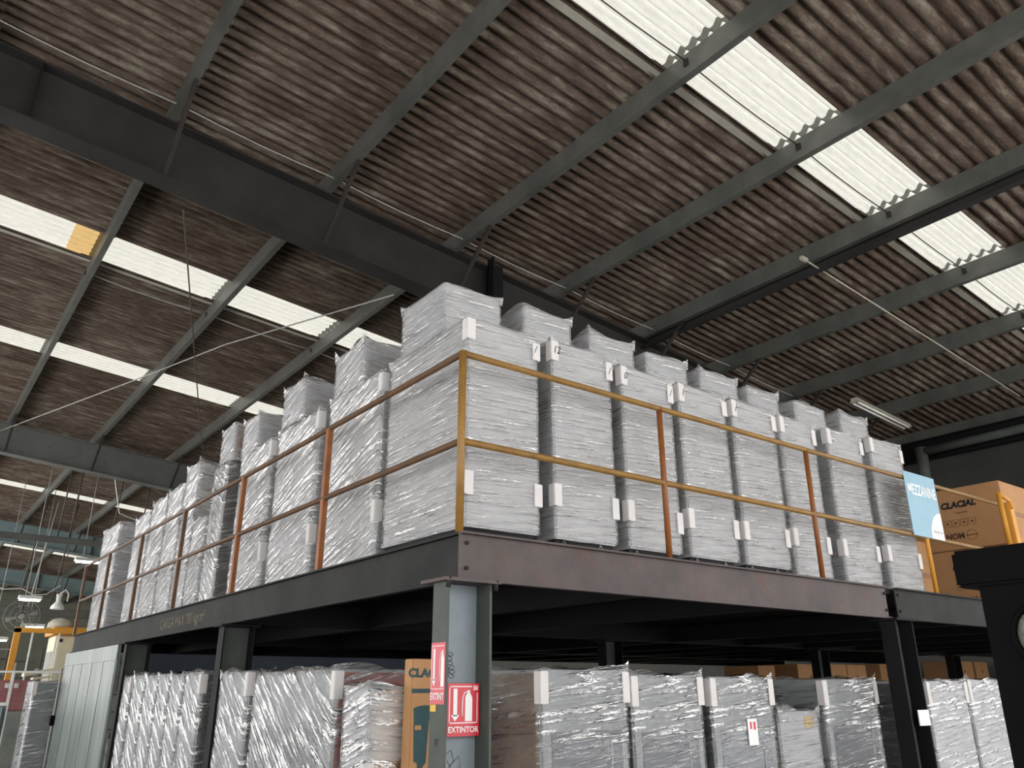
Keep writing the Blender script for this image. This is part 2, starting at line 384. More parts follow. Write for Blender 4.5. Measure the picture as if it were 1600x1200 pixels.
# drain pipe and eave beam
t = empty('gutter_pipe', (13.9, 3.8, M+2.4)); tag(t, 'grey pipe along the dark right wall bending down behind the boxes', 'pipe')
MB().tube([(0, 0, 1.33), (0, -1.2, 1.34), (0, -5.2, 1.40)], .085, 14).build('run', 'column_steel', t)
MB().tube([(0, .02, 1.42), (0, .02, .9), (0, .02, -2.4)], [.12, .105, .10], 14).build('downpipe', 'column_steel', t)
tag(MB().beam(iprof(.42, .2, .015, .012), (14.2, -1.5, roof(14.2)-.28), (14.2, 30, roof(14.2)-.28), (1, 0, 0), (0, 0, 1)).build('eave_beam', 'dark_steel'), 'dark steel eave beam under the low right edge of the roof', 'beam')
# hanging fluorescent luminaire near the low end
t = empty('fluorescent_light', (10.9, 3.1, M+3.86)); tag(t, 'dusty fluorescent batten hanging unlit above the right end of the box row', 'ceiling light')
ang = (0, .085, 0)
h = MB().beam([(-.09, 0), (.09, 0), (.05, .07), (-.05, .07)], (-.65, 0, 0), (1.1, 0, -.15), (0, 1, 0), (0, 0, 1)).build('housing', 'dusty_white', t)
for q in (-.045, .045): MB().tube([(-.6, q, -.02), (1.05, q, -.162)], .018, 8).build('tube_lamp', 'lamp_white', t)
MB().tube([(-.4, 0, .06), (-.4, 0, .62)], .006, 6).tube([(.85, 0, -.04), (.85, 0, .52)], .006, 6).build('hanger', 'rod_dark', t)

# ================================================================== mezzanine
XE = 18.8; YE = 11.3
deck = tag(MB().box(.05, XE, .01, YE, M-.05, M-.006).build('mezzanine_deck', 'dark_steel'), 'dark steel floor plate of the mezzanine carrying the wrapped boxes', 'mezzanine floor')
t = empty('front_edge_beam', (0, -.04, M)); tag(t, 'rust-mottled steel channel beam along the right front edge of the mezzanine', 'beam')
MB().beam(cprof(.27, .045, .012), (-.015, .022, 0), (4.44, .022, 0), (0, -1, 0), (0, 0, 1)).build('beam_section', 'mezz_beam_rust', t)
MB().beam(cprof(.27, .045, .012), (4.60, .022, 0), (XE, .022, 0), (0, -1, 0), (0, 0, 1)).build('beam_section', 'mezz_beam', t)
for x in (.03, 4.41, 4.64):
    for z in (-.06, -.2): MB().tube([(x, .011, z), (x, -.004, z)], .012, 6).build('bolt', 'brace_steel', t)
t = empty('side_edge_beam', (-.04, 0, M)); tag(t, 'dark steel beam along the left edge of the mezzanine, with faded stencilled letters', 'beam')
MB().beam(cprof(.27, .045, .012), (.07, -.02, 0), (.07, YE, 0), (-1, 0, 0), (0, 0, 1)).build('beam_section', 'mezz_beam', t)
# the profile's web is turned outwards
text('stencil_lettering', 'CARGA MAX 700 kg/m²', .16, 'stencil', t, (.056, 5.35, -.145), LEFT, .002, .002, .98)
random.seed(11)
xj = 0
for x in [1.5, 3.0, 6.0, 7.5, 9.0, 10.5, 12.0, 13.5]:
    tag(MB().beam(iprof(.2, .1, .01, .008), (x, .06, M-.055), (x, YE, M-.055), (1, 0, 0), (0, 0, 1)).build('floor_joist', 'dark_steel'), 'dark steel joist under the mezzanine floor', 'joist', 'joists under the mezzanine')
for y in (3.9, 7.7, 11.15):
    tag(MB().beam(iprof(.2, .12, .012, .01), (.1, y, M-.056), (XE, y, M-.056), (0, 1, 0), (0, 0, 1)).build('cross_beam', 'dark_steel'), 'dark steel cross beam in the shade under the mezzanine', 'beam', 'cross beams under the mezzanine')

def hcol(x, y, label, lit=False, rz=0, h=M-.27-.02, grp=None):
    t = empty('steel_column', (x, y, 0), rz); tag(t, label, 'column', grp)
    m = 'column_steel' if lit else 'dark_steel'  # shaded columns take a darker copy of the steel colour
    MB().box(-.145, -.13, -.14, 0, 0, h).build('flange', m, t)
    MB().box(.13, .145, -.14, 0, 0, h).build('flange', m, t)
    MB().box(-.13, .13, -.012, .0, 0, h).build('web', 'column_web_lit' if lit else 'column_steel', t)  # web coloured brighter than the flanges for the light falling on it
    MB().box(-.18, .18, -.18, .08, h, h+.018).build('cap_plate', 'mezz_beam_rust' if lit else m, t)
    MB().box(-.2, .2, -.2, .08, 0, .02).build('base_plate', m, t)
    return t
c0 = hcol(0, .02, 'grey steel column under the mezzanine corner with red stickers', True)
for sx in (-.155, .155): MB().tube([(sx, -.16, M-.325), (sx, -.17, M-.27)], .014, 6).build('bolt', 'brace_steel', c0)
# stickers and pen marks are on the column
def extintor(parent, origin, wdt, hgt, face, cut=False):
    """face: 'F' faces -Y, 'L' faces -X; local u goes right as seen"""
    if face == 'F': P = lambda u, v, d=0: (origin[0]+u, origin[1]-d, origin[2]+v); n = (0, -1, 0); R = FRONT
    else: P = lambda u, v, d=0: (origin[0]-d, origin[1]-u, origin[2]+v); n = (-1, 0, 0); R = LEFT
    s = empty('fire_extinguisher_sign', (0, 0, 0)); s.parent = parent
    W, H = wdt, hgt
    q = MB().poly([P(0, 0), P(W, 0), P(W, H), P(0, H)], n, .002).build('sign_plate', 'sign_red', s)
    e = .0022
    def rect(mb, u0, u1, v0, v1): mb.poly([P(u0, v0, e), P(u1, v0, e), P(u1, v1, e), P(u0, v1, e)], n, .0008)
    mb = MB(); b = W*.05; l = W*.025; um = W*.94; vb = H*.24; vt = H*.95
    rect(mb, b, um, vb, vb+l); rect(mb, b, um if not cut else um, vt-l, vt); rect(mb, b, b+l, vb, vt)
    if not cut: rect(mb, um-l, um, vb, vt*.86)
    # arrow
    a0 = W*.24; rect(mb, a0-.06*W, a0+.06*W, H*.38, H*.90)
    mb.poly([P(a0-.13*W, H*.40, e), P(a0, H*.28, e), P(a0+.13*W, H*.40, e)], n, .0008)
    # extinguisher silhouette
    x0 = W*(.66 if not cut else .84); bw = W*.11
    mb.poly([P(x0-bw, H*.28, e), P(x0+bw, H*.28, e), P(x0+bw, H*.72, e), P(x0+bw*.6, H*.79, e), P(x0+bw*.3, H*.82, e), P(x0+bw*.3, H*.87, e), P(x0-bw*.4, H*.87, e), P(x0-bw*.4, H*.82, e), P(x0-bw*.8, H*.77, e), P(x0-bw, H*.72, e)], n, .0008)
    hose = [P(x0-bw*.3, H*.85, e), P(x0-bw*1.3, H*.82, e), P(x0-bw*1.75, H*.7, e), P(x0-bw*1.8, H*.5, e), P(x0-bw*1.75, H*.38, e)]
    mb.tube(hose, W*.018, 5)
    mb.build('pictogram', 'sign_white', s)
    text('lettering', 'EXTINTOR' if not cut else 'EXTINT', H*.155, 'sign_white', s, P(W*.5, H*.12, e+.001), R, .001, H*.003, .98 if not cut else .8)
    if not cut:
        mb = MB(); mb.poly([P(W*.76, H*.84, e+.001), P(W*.98, H*.84, e+.001), P(W*.98, H*.98, e+.001), P(W*.76, H*.98, e+.001)], n, .0006); mb.build('number_patch', 'sign_red', s)
        text('number', '50', H*.12, 'sign_white', s, P(W*.87, H*.91, e+.002), R, .001, H*.004)
    return s
# local coordinates of column c0 (its origin is at x 0, y .02)
s1 = extintor(c0, (-.078, -.06, 1.445), .20, .255, 'F')
s2 = extintor(c0, (-.146, -.003, 1.60), .135, .30, 'L', True)
MB().box(-.1475, -.146, -.06, -.005, 1.565, 1.598).build('yellow_tag', 'yellow_tag', c0)
mb = MB()
pts = []
for q in range(60):
    a = q*.62; pts.append((-.035+.020*math.sin(a)+.01*math.sin(q*.11), -.0145, 1.73+q*.0022+.015*math.cos(a)))
mb.tube(pts, .0014, 4)
mb.tube([(-.07, -.0145, 1.30), (-.05, -.0145, 1.36), (-.02, -.0145, 1.38), (0, -.0145, 1.33), (-.03, -.0145, 1.30), (.03, -.0145, 1.35), (.04, -.0145, 1.30), (-.01, -.0145, 1.28), (-.04, -.0145, 1.33)], .0012, 4)
mb.build('pen_scribble', 'ink', c0)
text('pen_number', '1?', .05, 'ink', c0, (-.147, -.07, 1.42), LEFT, .001)
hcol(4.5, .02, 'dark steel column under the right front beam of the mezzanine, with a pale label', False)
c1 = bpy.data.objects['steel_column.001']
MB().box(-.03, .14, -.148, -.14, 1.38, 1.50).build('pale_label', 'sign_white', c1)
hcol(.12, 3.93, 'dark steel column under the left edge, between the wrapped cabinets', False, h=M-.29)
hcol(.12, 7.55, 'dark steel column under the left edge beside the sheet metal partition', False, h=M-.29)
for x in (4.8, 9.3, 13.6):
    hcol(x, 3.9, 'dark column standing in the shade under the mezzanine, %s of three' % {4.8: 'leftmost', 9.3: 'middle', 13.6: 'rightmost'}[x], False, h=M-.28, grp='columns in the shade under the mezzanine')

# ------------------------------------------------------------------ guard rail
g = empty('guardrail', (0, 0, M)); tag(g, 'rusty yellow tube guardrail running round the mezzanine edge', 'railing')
R_ = .021
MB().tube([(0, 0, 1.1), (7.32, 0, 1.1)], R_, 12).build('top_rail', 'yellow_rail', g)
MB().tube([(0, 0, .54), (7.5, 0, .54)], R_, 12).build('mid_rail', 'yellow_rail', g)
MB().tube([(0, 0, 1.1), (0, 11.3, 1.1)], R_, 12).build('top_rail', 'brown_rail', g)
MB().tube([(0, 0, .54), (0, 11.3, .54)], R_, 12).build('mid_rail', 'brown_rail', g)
MB().tube([(0, 0, 0), (0, 0, 1.115)], .024, 12).build('post', 'yellow_rail', g)
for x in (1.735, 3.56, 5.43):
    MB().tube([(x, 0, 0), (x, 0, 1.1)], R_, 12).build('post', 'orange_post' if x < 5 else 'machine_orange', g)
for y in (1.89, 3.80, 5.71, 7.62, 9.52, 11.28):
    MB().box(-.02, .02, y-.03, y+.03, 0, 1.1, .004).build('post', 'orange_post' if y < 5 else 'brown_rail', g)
gt = empty('gate', (7.0, 0, M)); tag(gt, 'yellow tube gate frame at the right end of the guardrail, before the cartons', 'gate')
MB().tube([(0, -.12, 1.17), (.0, -.12, .585)], .026, 10).tube([(0, -.12, 1.17), (.42, -.05, 1.16), (.44, -.05, 1.06)], .022, 10).tube([(0, -.12, .6), (.5, -.04, .56)], .02, 10).build('gate_frame', 'machine_orange', gt)
MB().box(.40, .52, -.05, .05, 0, 1.14, .01).build('gate_post', 'machine_orange', gt)
# mezzanine sign
sg = empty('mezzanine_sign', (5.14, -.028, M+.53)); tag(sg, 'pale blue MEZZANINE sign hanging on the right end of the guardrail', 'sign')
MB().box(0, .60, -.004, 0, 0, .63).build('sign_panel', 'sign_blue', sg)
pts = [(.60, -.0045, .0)]+[(.60-.25*math.sin(a), -.0045, .27*math.cos(a)) for a in [PI/2*q/12 for q in range(13)]][::-1]
MB().poly(pts, (0, -1, 0), .001).build('white_arc', 'sign_white', sg)
text('lettering', 'MEZZANINE', .15, 'sign_white', sg, (.305, -.0055, .455), FRONT, .001, .003, .645)
text('small_print', 'PRODUCTOS', .03, 'machine_grey', sg, (.49, -.0065, .07), FRONT, .001)
MB().box(.40, .58, -.0062, -.0056, .095, .098).box(.40, .58, -.0062, -.0056, .04, .043).build('small_rule', 'machine_grey', sg)

# ================================================================== wrapped goods
def film_mesh(wd, dp, ht, seed, out=.012, rag=.03, nz=34, hem=.02, amp=.0024):
    """winding film: perimeter rings with wrinkles, ragged top folded inwards"""
    rd = random.Random(seed); off = Vector((rd.uniform(0, 50), rd.uniform(0, 50), rd.uniform(0, 50)))
    rad = .02; x0, x1, y0, y1 = -out, wd+out, -out, dp+out
    per = []
    def seg(a, b, n):
        for i in range(n): per.append((a[0]+(b[0]-a[0])*i/n, a[1]+(b[1]-a[1])*i/n))
    nx = max(8, int(wd/.045)); ny = max(8, int(dp/.045))
    seg((x0+rad, y0), (x1-rad, y0), nx); seg((x1-rad, y0), (x1, y0+rad), 2); seg((x1, y0+rad), (x1, y1-rad), ny); seg((x1, y1-rad), (x1-rad, y1), 2)
    seg((x1-rad, y1), (x0+rad, y1), nx); seg((x0+rad, y1), (x0, y1-rad), 2); seg((x0, y1-rad), (x0, y0+rad), ny); seg((x0, y0+rad), (x0+rad, y0), 2)
    bm = bmesh.new(); rows = []; cx, cy = wd/2, dp/2; n = len(per)
    slant = rd.uniform(-.25, .25)
    for j in range(nz+1):
        row = []; fz = j/nz
        for i, (px, py) in enumerate(per):
            z = fz*ht
            if j == 0: z += hem*noise.noise(Vector((px*4, py*4, 1))+off)
            if j == nz: z += rag*max(-.3, noise.noise(Vector((px*3.2, py*3.2, 9))+off)*1.4) + .004
            q = noise.noise(Vector((px*2, py*2, (z+slant*(px+py))*20))+off)
            q2 = noise.noise(Vector((px*2.5, py*2.5, z*3+4))+off)
            d = amp*(1-abs(q)*2.2) + amp*.9*q2
            v = Vector((px-cx, py-cy, 0)).normalized()
            row.append(bm.verts.new((px+v.x*d, py+v.y*d, z)))
        rows.append(row)
    for k_, (sc, dz) in enumerate(((.90, .004), (.6, 0), (.25, -.002))):
        row = []
        for i, (px, py) in enumerate(per):
            z = ht+.006+dz+rag*.45*max(0, noise.noise(Vector((px*5, py*5, k_*3))+off))*(1 if k_ == 0 else .4)
            row.append(bm.verts.new((cx+(px-cx)*sc, cy+(py-cy)*sc, z)))
        rows.append(row)
    for A, B in zip(rows, rows[1:]):
        for i in range(n): bm.faces.new((A[i], A[(i+1) % n], B[(i+1) % n], B[i])).smooth = True
    bm.faces.new(rows[-1])
    # loose ears of film standing up at corners
    for cxn, cyn in ((x0, y0), (x1, y0), (x0, y1)):
        if rd.random() < .75:
            hgt = rd.uniform(.015, .04)*(rag/.03); sx = 1 if cxn < cx else -1; sy = 1 if cyn < cy else -1
            a = bm.verts.new((cxn-sx*.012, cyn, ht+hgt)); b = bm.verts.new((cxn+sx*.09, cyn+.002, ht-.01)); c = bm.verts.new((cxn, cyn+sy*.07, ht-.01)); d = bm.verts.new((cxn, cyn, ht-.06))
            bm.faces.new((a, d, b)); bm.faces.new((a, c, d))
    return bm
def guard_mesh(cx, cy, sx, sy, z0, z1, t=.007, leg=.06):
    mb = MB()
    mb.box(min(cx-sx*t, cx+sx*leg), max(cx-sx*t, cx+sx*leg), min(cy-sy*t, cy), max(cy-sy*t, cy), z0, z1, .004)
    mb.box(min(cx-sx*t, cx), max(cx-sx*t, cx), min(cy, cy+sy*leg), max(cy, cy+sy*leg), z0, z1, .004)
    return mb
def wrapped(name, x, y, z, wd, dp, ht, label, cat, group, seed, body='white_foam', film='film_level', guards=(), pallet=.09, rag=.03, side=None, marks=(), bodyname='crate', rz=0, amp=.0024):
    """a crate or cabinet under stretch film; x,y = near left corner"""
    t = empty(name, (x, y, z), rz); tag(t, label, cat, group)
    b = MB(); b.box(0, wd, 0, dp, pallet, ht, .012); bo = b.build(bodyname, body, t)
    if side:   # differently coloured face panels: (which, material)
        for wh, mt in side:
            p = MB()
            if wh == 'F': p.box(.02, wd-.02, -.004, .004, pallet+.02, ht-.02, .002)
            else: p.box(-.004, .004, .02, dp-.02, pallet+.02, ht-.02, .002)
            p.build('side_panel', mt, t)
    bm = film_mesh(wd, dp, ht-pallet, seed, rag=rag, amp=amp); me = bpy.data.meshes.new('stretch_film'); bm.to_mesh(me); bm.free(); me.materials.append(MATS[film])
    f = bpy.data.objects.new('stretch_film', me); COL.objects.link(f); f.parent = t; f.location = (0, 0, pallet)
    if pallet:
        p = MB()
        for q in (.04, wd/2-.05, wd-.14): p.box(q, q+.10, .05, dp-.03, 0, pallet-.02)
        p.box(.02, wd-.02, .04, dp-.02, pallet-.022, pallet-.001)
        p.build('pallet', 'pallet_black', t)
    C_ = {'a': (-.012, -.012, 1, 1), 'b': (wd+.012, -.012, -1, 1), 'c': (-.012, dp+.012, 1, -1)}
    for cn, z0, z1 in guards:
        cx, cy, sx, sy = C_[cn]; guard_mesh(cx, cy, sx, sy, z0, z1).build('corner_guard', 'guard_foam', t)
    for mk in marks:
        text('pen_mark', mk[0], .085, 'ink', t, (mk[1], -.021, mk[2]), FRONT, .001, 0, .8, .3)
    return t

# --- front row on the mezzanine: cabinets, each with a crate behind on top of it
BX = [(.17, .745), (.885, 1.44), (1.565, 2.10), (2.205, 2.76), (2.865, 3.435), (3.53, 4.04), (4.27, 4.85), (5.03, 5.62)]
TX = [(.23, .72), (.95, 1.42), (1.63, 2.13), (2.29, 2.80), (2.99, 3.51), (3.68, 4.15), (4.44, 4.96), (5.27, 5.79)]
TZ = [1.93, 1.95, 1.92, 1.91, 1.92, 1.90, 1.92, 1.96]
pos = ['at the mezzanine corner, behind the corner post', 'second from the mezzanine corner along the front rail, marked 12', 'third from the mezzanine corner along the front rail', 'fourth from the mezzanine corner, beside an orange post',
       'fifth from the mezzanine corner along the front rail', 'sixth from the mezzanine corner, behind an orange post', 'seventh from the mezzanine corner along the front rail', 'last of the front rail row, beside the blue sign']
tpos = ['at the mezzanine corner', 'second from the corner', 'third from the corner', 'fourth from the corner', 'fifth from the corner', 'sixth from the corner', 'seventh from the corner', 'beside the blue sign']
HB = [1.475, 1.50, 1.47, 1.475, 1.48, 1.465, 1.49, 1.54]
GG = 'film-wrapped cabinets along the front rail'
for i, (a, b) in enumerate(BX):
    gl = [('a', HB[i]-.16, HB[i]-.01), ('b', HB[i]-.18-.01*(i % 3), HB[i]-.05), ('a', .28+.02*(i % 2), .43+.02*(i % 2)), ('b', .27, .42)]
    if i == 2: gl = gl[:3]+[('b', .24, .40)]
    mk = {0: [('/', b-a-.03, 1.37)], 1: [('12', .025, 1.42), ('/', b-a-.02, 1.38)], 2: [('0', .025, 1.385), ('/', b-a-.02, 1.35)], 3: [('l', .025, 1.39)], 4: [('/', .025, 1.39)]}.get(i, [])
    wrapped('wrapped_cabinet', a, .2, M, b-a, 1.03, HB[i], 'tall white film-wrapped cabinet %s' % pos[i], 'wrapped cabinet', GG, 100+i, guards=gl, marks=mk,
            film='film_level', pallet=.09 if i < 5 else .05, side=[('L', 'grey_cabinet')] if i else None, bodyname='cabinet_carton', rag=.02)
    c, d = TX[i]; z0 = M+HB[i]+.035
    wrapped('wrapped_crate', c, .60, z0, d-c, .60, M+TZ[i]-z0, 'smaller white crate on top of the film-wrapped cabinet %s' % tpos[i], 'wrapped crate', 'wrapped crates on top of the front row', 200+i,
            body='white_carton', film='film_level', pallet=0, rag=.045, bodyname='carton', amp=.003)
# thin metal feet under the first cabinets of the front row
for o in [q for q in bpy.data.objects if q.name.startswith('wrapped_cabinet') and q.type == 'EMPTY'][1:5]:
    for fx in (.09, .42):
        MB().tube([(fx, .03, .088), (fx-.05, .02, .0)], .003, 5).tube([(fx, .03, .088), (fx+.05, .02, .0)], .003, 5).build('foot', 'rod_light', o)
# --- left row
LY = [(1.36, 2.27), (2.50, 3.42), (3.60, 4.45)]
LT = [(1.95, 2.55, 1.97), (3.19, 3.75, 2.0), (4.38, 4.9, 1.98)]
lp = ['second from the corner along the side rail', 'third from the corner along the side rail', 'fourth from the corner along the side rail']
for i, (a, b) in enumerate(LY):
    wrapped('wrapped_cabinet', .17, a, M, .60, b-a, 1.47, 'tall white cabinet in creased shiny film, %s' % lp[i], 'wrapped cabinet', 'film-wrapped cabinets along the side rail', 300+i,
            film='film_slant', guards=[('a', 1.30, 1.45), ('a', .3, .46)], pallet=.05, side=[('F', 'grey_cabinet')], bodyname='cabinet_carton', rag=.03, amp=.004)
    c, d, zt = LT[i]
    wrapped('wrapped_crate', .28, c, M+1.515, .52, d-c-.06, zt-1.515, 'white wrapped crate on top of the cabinet %s' % lp[i], 'wrapped crate', 'wrapped crates on the left row', 330+i,
            body='white_carton', film='film_slant', pallet=0, rag=.06, bodyname='carton', amp=.003)
wrapped('wrapped_cabinet', .18, 4.97, M, .60, .44, 1.55, 'narrow wrapped cabinet with a dark grey brown side, along the side rail', 'wrapped cabinet', 'film-wrapped cabinets along the side rail', 340,
        film='film_clear_slant', side=[('F', 'dark_brown_cabinet')], pallet=.06, rag=.02, bodyname='cabinet_carton')
wrapped('wrapped_crate', .22, 4.98, M+1.58, .52, .42, .42, 'wrapped carton with a brown cardboard end on the narrow cabinet', 'wrapped crate', 'wrapped crates on the left row', 341, body='white_carton', side=[('F', 'cardboard_old')],
        film='film_slant', pallet=0, rag=.03, bodyname='carton')
wrapped('wrapped_crate', .16, 5.47, M, .55, .44, 1.02, 'low wrapped crate beside the narrow dark-sided cabinet on the side rail', 'wrapped crate', 'wrapped crates on the left row', 342, body='white_carton', film='film_slant', pallet=.04, rag=.03, bodyname='carton')
FARL = [(6.0, .50, 1.78, 'film_slant', 'cream_carton', 'wrapped cabinet with a cream face, fifth standing along the side rail'), (6.60, .62, 1.62, 'film_slant', 'white_carton', 'shiny wrapped cabinet just before the far group on the side rail'),
        (7.32, .70, 1.60, 'film_slant', 'grey_cabinet', 'wrapped grey-sided cabinet in the middle of the far left group'), (8.12, .80, 1.52, 'film_slant', 'white_carton', 'wrapped cabinet in the far left group with crumpled film')]
for j, (a, dl, ht, fm, sd_, lb) in enumerate(FARL):
    wrapped('wrapped_cabinet', .17, a, M, .62, dl, ht, lb, 'wrapped cabinet', 'film-wrapped cabinets along the side rail', 350+j, film=fm, side=[('F', sd_)], pallet=.05, rag=.04, bodyname='cabinet_carton', amp=.004)
wrapped('wrapped_cabinet', .15, 9.95, M, 1.15, 1.15, 1.66, 'broad white wrapped crate at the far end of the mezzanine', 'wrapped cabinet', 'film-wrapped cabinets along the side rail', 360, film='film_slant', side=[('F', 'white_carton')], pallet=.05, rag=.02, bodyname='cabinet_carton')
tag(MB().box(0, .75, 0, .7, 0, .34, .01).build('white_carton', 'white_foam', None, (.75, 10.05, M+1.70)), 'plain white carton lying on top of the broad wrapped crate at the far end', 'carton')

# --- ground level, next to the corner column, its right side
GD2 = 'film-wrapped cabinets on the ground, right side'
def dlow(x0, x1, y, ht, label, seed, side=(), film='film_clear', body='grey_cabinet', guards=None, dp=.75, rag=.05, door=None):
    if guards is None: guards = [('a', ht-.20, ht-.01), ('b', ht-.20, ht-.01)]
    t = wrapped('wrapped_cabinet', x0, y, 0, x1-x0, dp, ht, label, 'wrapped cabinet', GD2, seed, body=body, film=film, guards=guards, pallet=.1, side=list(side), rag=rag, bodyname='cabinet', amp=.004)
    if door:
        W = x1-x0
        MB().box(.075, W-.06, -.006, .004, .2, ht-.36, .003).build('door', door, t)
        MB().box(W-.17, W-.15, -.010, -.006, .5, ht-.42, .002).build('door_handle', 'grey_cabinet', t)
    return t
dlow(.82, 1.55, .3, 1.785, 'grey wrapped cabinet with a dark brown side, beside the corner column', 401, [('L', 'brown_cabinet')], door='steel_door')
dlow(1.60, 2.29, .3, 1.76, 'grey wrapped cabinet between the brown-sided one and the labelled one', 402, [('L', 'dark_cabinet')], door='steel_door')
d3 = dlow(2.40, 3.11, .3, 1.75, 'grey wrapped cabinet with a small red and white label', 403, [('L', 'dark_cabinet')], door='pale_door')
MB().box(.36, .47, -.024, -.020, 1.28, 1.46).build('fragile_label', 'sign_white', d3)
MB().box(.385, .405, -.026, -.024, 1.39, 1.44).box(.425, .45, -.026, -.024, 1.385, 1.44).build('fragile_mark', 'sign_red', d3)
dlow(3.17, 3.69, .3, 1.50, 'short wrapped cabinet with a yellow scrap under its film', 404, [('L', 'dark_cabinet')], guards=(), body='white_carton', film='film_level', rag=.09)
MB().box(.33, .45, -.006, .0, 1.38, 1.46).build('yellow_scrap', 'yellow_tag', bpy.data.objects['wrapped_cabinet.%03d' % (len([o for o in bpy.data.objects if o.name.startswith('wrapped_cabinet')])-1)])
tag(MB().box(0, .72, 0, .6, 0, 1.74, .01).build('dark_cabinet', 'dark_cabinet', None, (3.25, 1.12, 0)), 'dark unwrapped cabinet standing behind the short wrapped cabinet', 'cabinet')
dlow(3.81, 4.60, .3, 1.74, 'grey wrapped cabinet against the second column, its film hanging loose', 405, [('L', 'grey_cabinet')], door='steel_door')
dlow(5.5, 6.27, .3, 1.73, 'pale wrapped cabinet just beyond the second column', 406, [('L', 'dark_cabinet')], body='white_carton')
dlow(6.33, 7.15, .3, 1.75, 'pale wrapped cabinet partly behind the forklift mast', 407, [('L', 'dark_cabinet')], body='white_carton')
# cartons in the background on the ground, right
bxs = [(9.15, 9.6, 2.02), (10.25, 11.0, 2.06), (11.02, 11.75, 2.07), (11.77, 12.4, 2.07), (12.9, 13.4, 2.1), (15.9, 16.7, 2.2), (16.8, 17.4, 2.2)]
for a, b, h in bxs:
    t = empty('cardboard_box', (a, 4.9, 0)); tag(t, 'tall brown carton in the background under the mezzanine', 'carton', 'cartons in the background under the mezzanine')
    MB().box(0, b-a, 0, .7, 0, h, .006).build('carton', 'cardboard', t); MB().box(0, b-a, -.002, 0, h-.5, h-.494).box((b-a)/2-.03, (b-a)/2+.03, -.003, 0, h-.22, h-.19).build('print', 'ink_brown', t)

# --- ground level, left of the corner column
GL = 'film-wrapped cabinets on the ground, left side'
def llow(y0, y1, x, wd, ht, label, seed, front='dark_cabinet', film='film_clear_slant', body='grey_cabinet', guards=None, rag=.05, amp=.005):
    if guards is None: guards = [('a', ht-.19, ht-.01)]
    return wrapped('wrapped_cabinet', x, y0, 0, wd, y1-y0, ht, label, 'wrapped cabinet', GL, seed, body=body, film=film, guards=guards, pallet=.1, side=[('F', front)], rag=rag, bodyname='cabinet', amp=amp)
llow(.93, 1.26, -.02, .42, 1.69, 'short wrapped stack with a cream side before the red cabinet', 501, 'cream_carton', 'film_slant', 'white_carton', guards=[('a', 1.02, 1.26)])
wl = llow(1.45, 2.92, 0, .75, 1.80, 'wide wrapped cabinet with a red side, left of the corner column', 502, 'red_cabinet')
MB().box(-.006, .004, .22, 1.40, .2, 1.42, .003).build('door', 'steel_door', wl)
MB().box(-.010, -.006, .80, .815, .22, 1.42).build('door_trim', 'grey_cabinet', wl)
llow(3.03, 3.70, -.02, .7, 1.815, 'wrapped cabinet beside the second left column', 503, 'dark_cabinet')
ly = [(4.32, 4.83), (4.90, 5.32), (5.38, 5.78), (5.84, 6.32), (6.38, 6.85), (6.98, 7.32)]
nm = ['first', 'second', 'third', 'fourth', 'fifth', 'sixth']
for i, (a, b) in enumerate(ly):
    llow(a, b, 0, .68, 1.83-.01*(i % 2), 'narrow wrapped cabinet standing in the left row, %s from the dark column' % nm[i], 510+i, 'dark_cabinet' if i != 5 else 'brown_cabinet', guards=[('a', 1.64, 1.81)] if i in (0, 5) else ())
# tall carton beside the corner column
t = empty('cardboard_box', (.20, .80, 0)); tag(t, 'tall brown printed carton with a dark green picture, left of the corner column', 'carton')
MB().box(0, .34, 0, .10, 0, 1.85, .006).build('carton', 'cardboard', t)
text('brand_lettering', 'CLACIAL', .07, 'ink_green', t, (.125, -.002, 1.765), FRONT, .001, .0035, 1.1)
MB().box(-.0, .17, -.003, 0, 1.65, 1.675).build('printed_band', 'ink_green', t)
mb = MB()
zc = 1.555
mb.poly([(.105+.09*math.cos(a), -.0015, zc+.024*math.sin(a)) for a in [2*PI*q/20 for q in range(20)]], (0, -1, 0), .001)
mb.poly([(.02, -.002, zc), (.19, -.002, zc-.01), (.13, -.002, zc-.06), (.115, -.002, zc-.30), (.095, -.002, zc-.32), (.085, -.002, zc-.42), (.06, -.002, zc-.40), (.055, -.002, zc-.30), (.03, -.002, zc-.29)], (0, -1, 0), .001)
mb.tube([(.07, -.003, zc-.40), (.09, -.003, zc-.43), (.12, -.003, zc-.43), (.135, -.003, zc-.41)], .002, 4)
mb.build('printed_picture', 'ink_green', t)
MB().box(.03, .075, -.0035, -.003, zc-.115, zc-.09).build('picture_badge', 'cardboard', t)
MB().box(.07, .125, -.002, 0, 1.07, 1.115).build('barcode_patch', 'cream_carton', t)
mb = MB()
for q in range(6): mb.box(.077+q*.007, .080+q*.007, -.003, -.002, 1.078, 1.107)
mb.build('barcode_bars', 'ink', t)

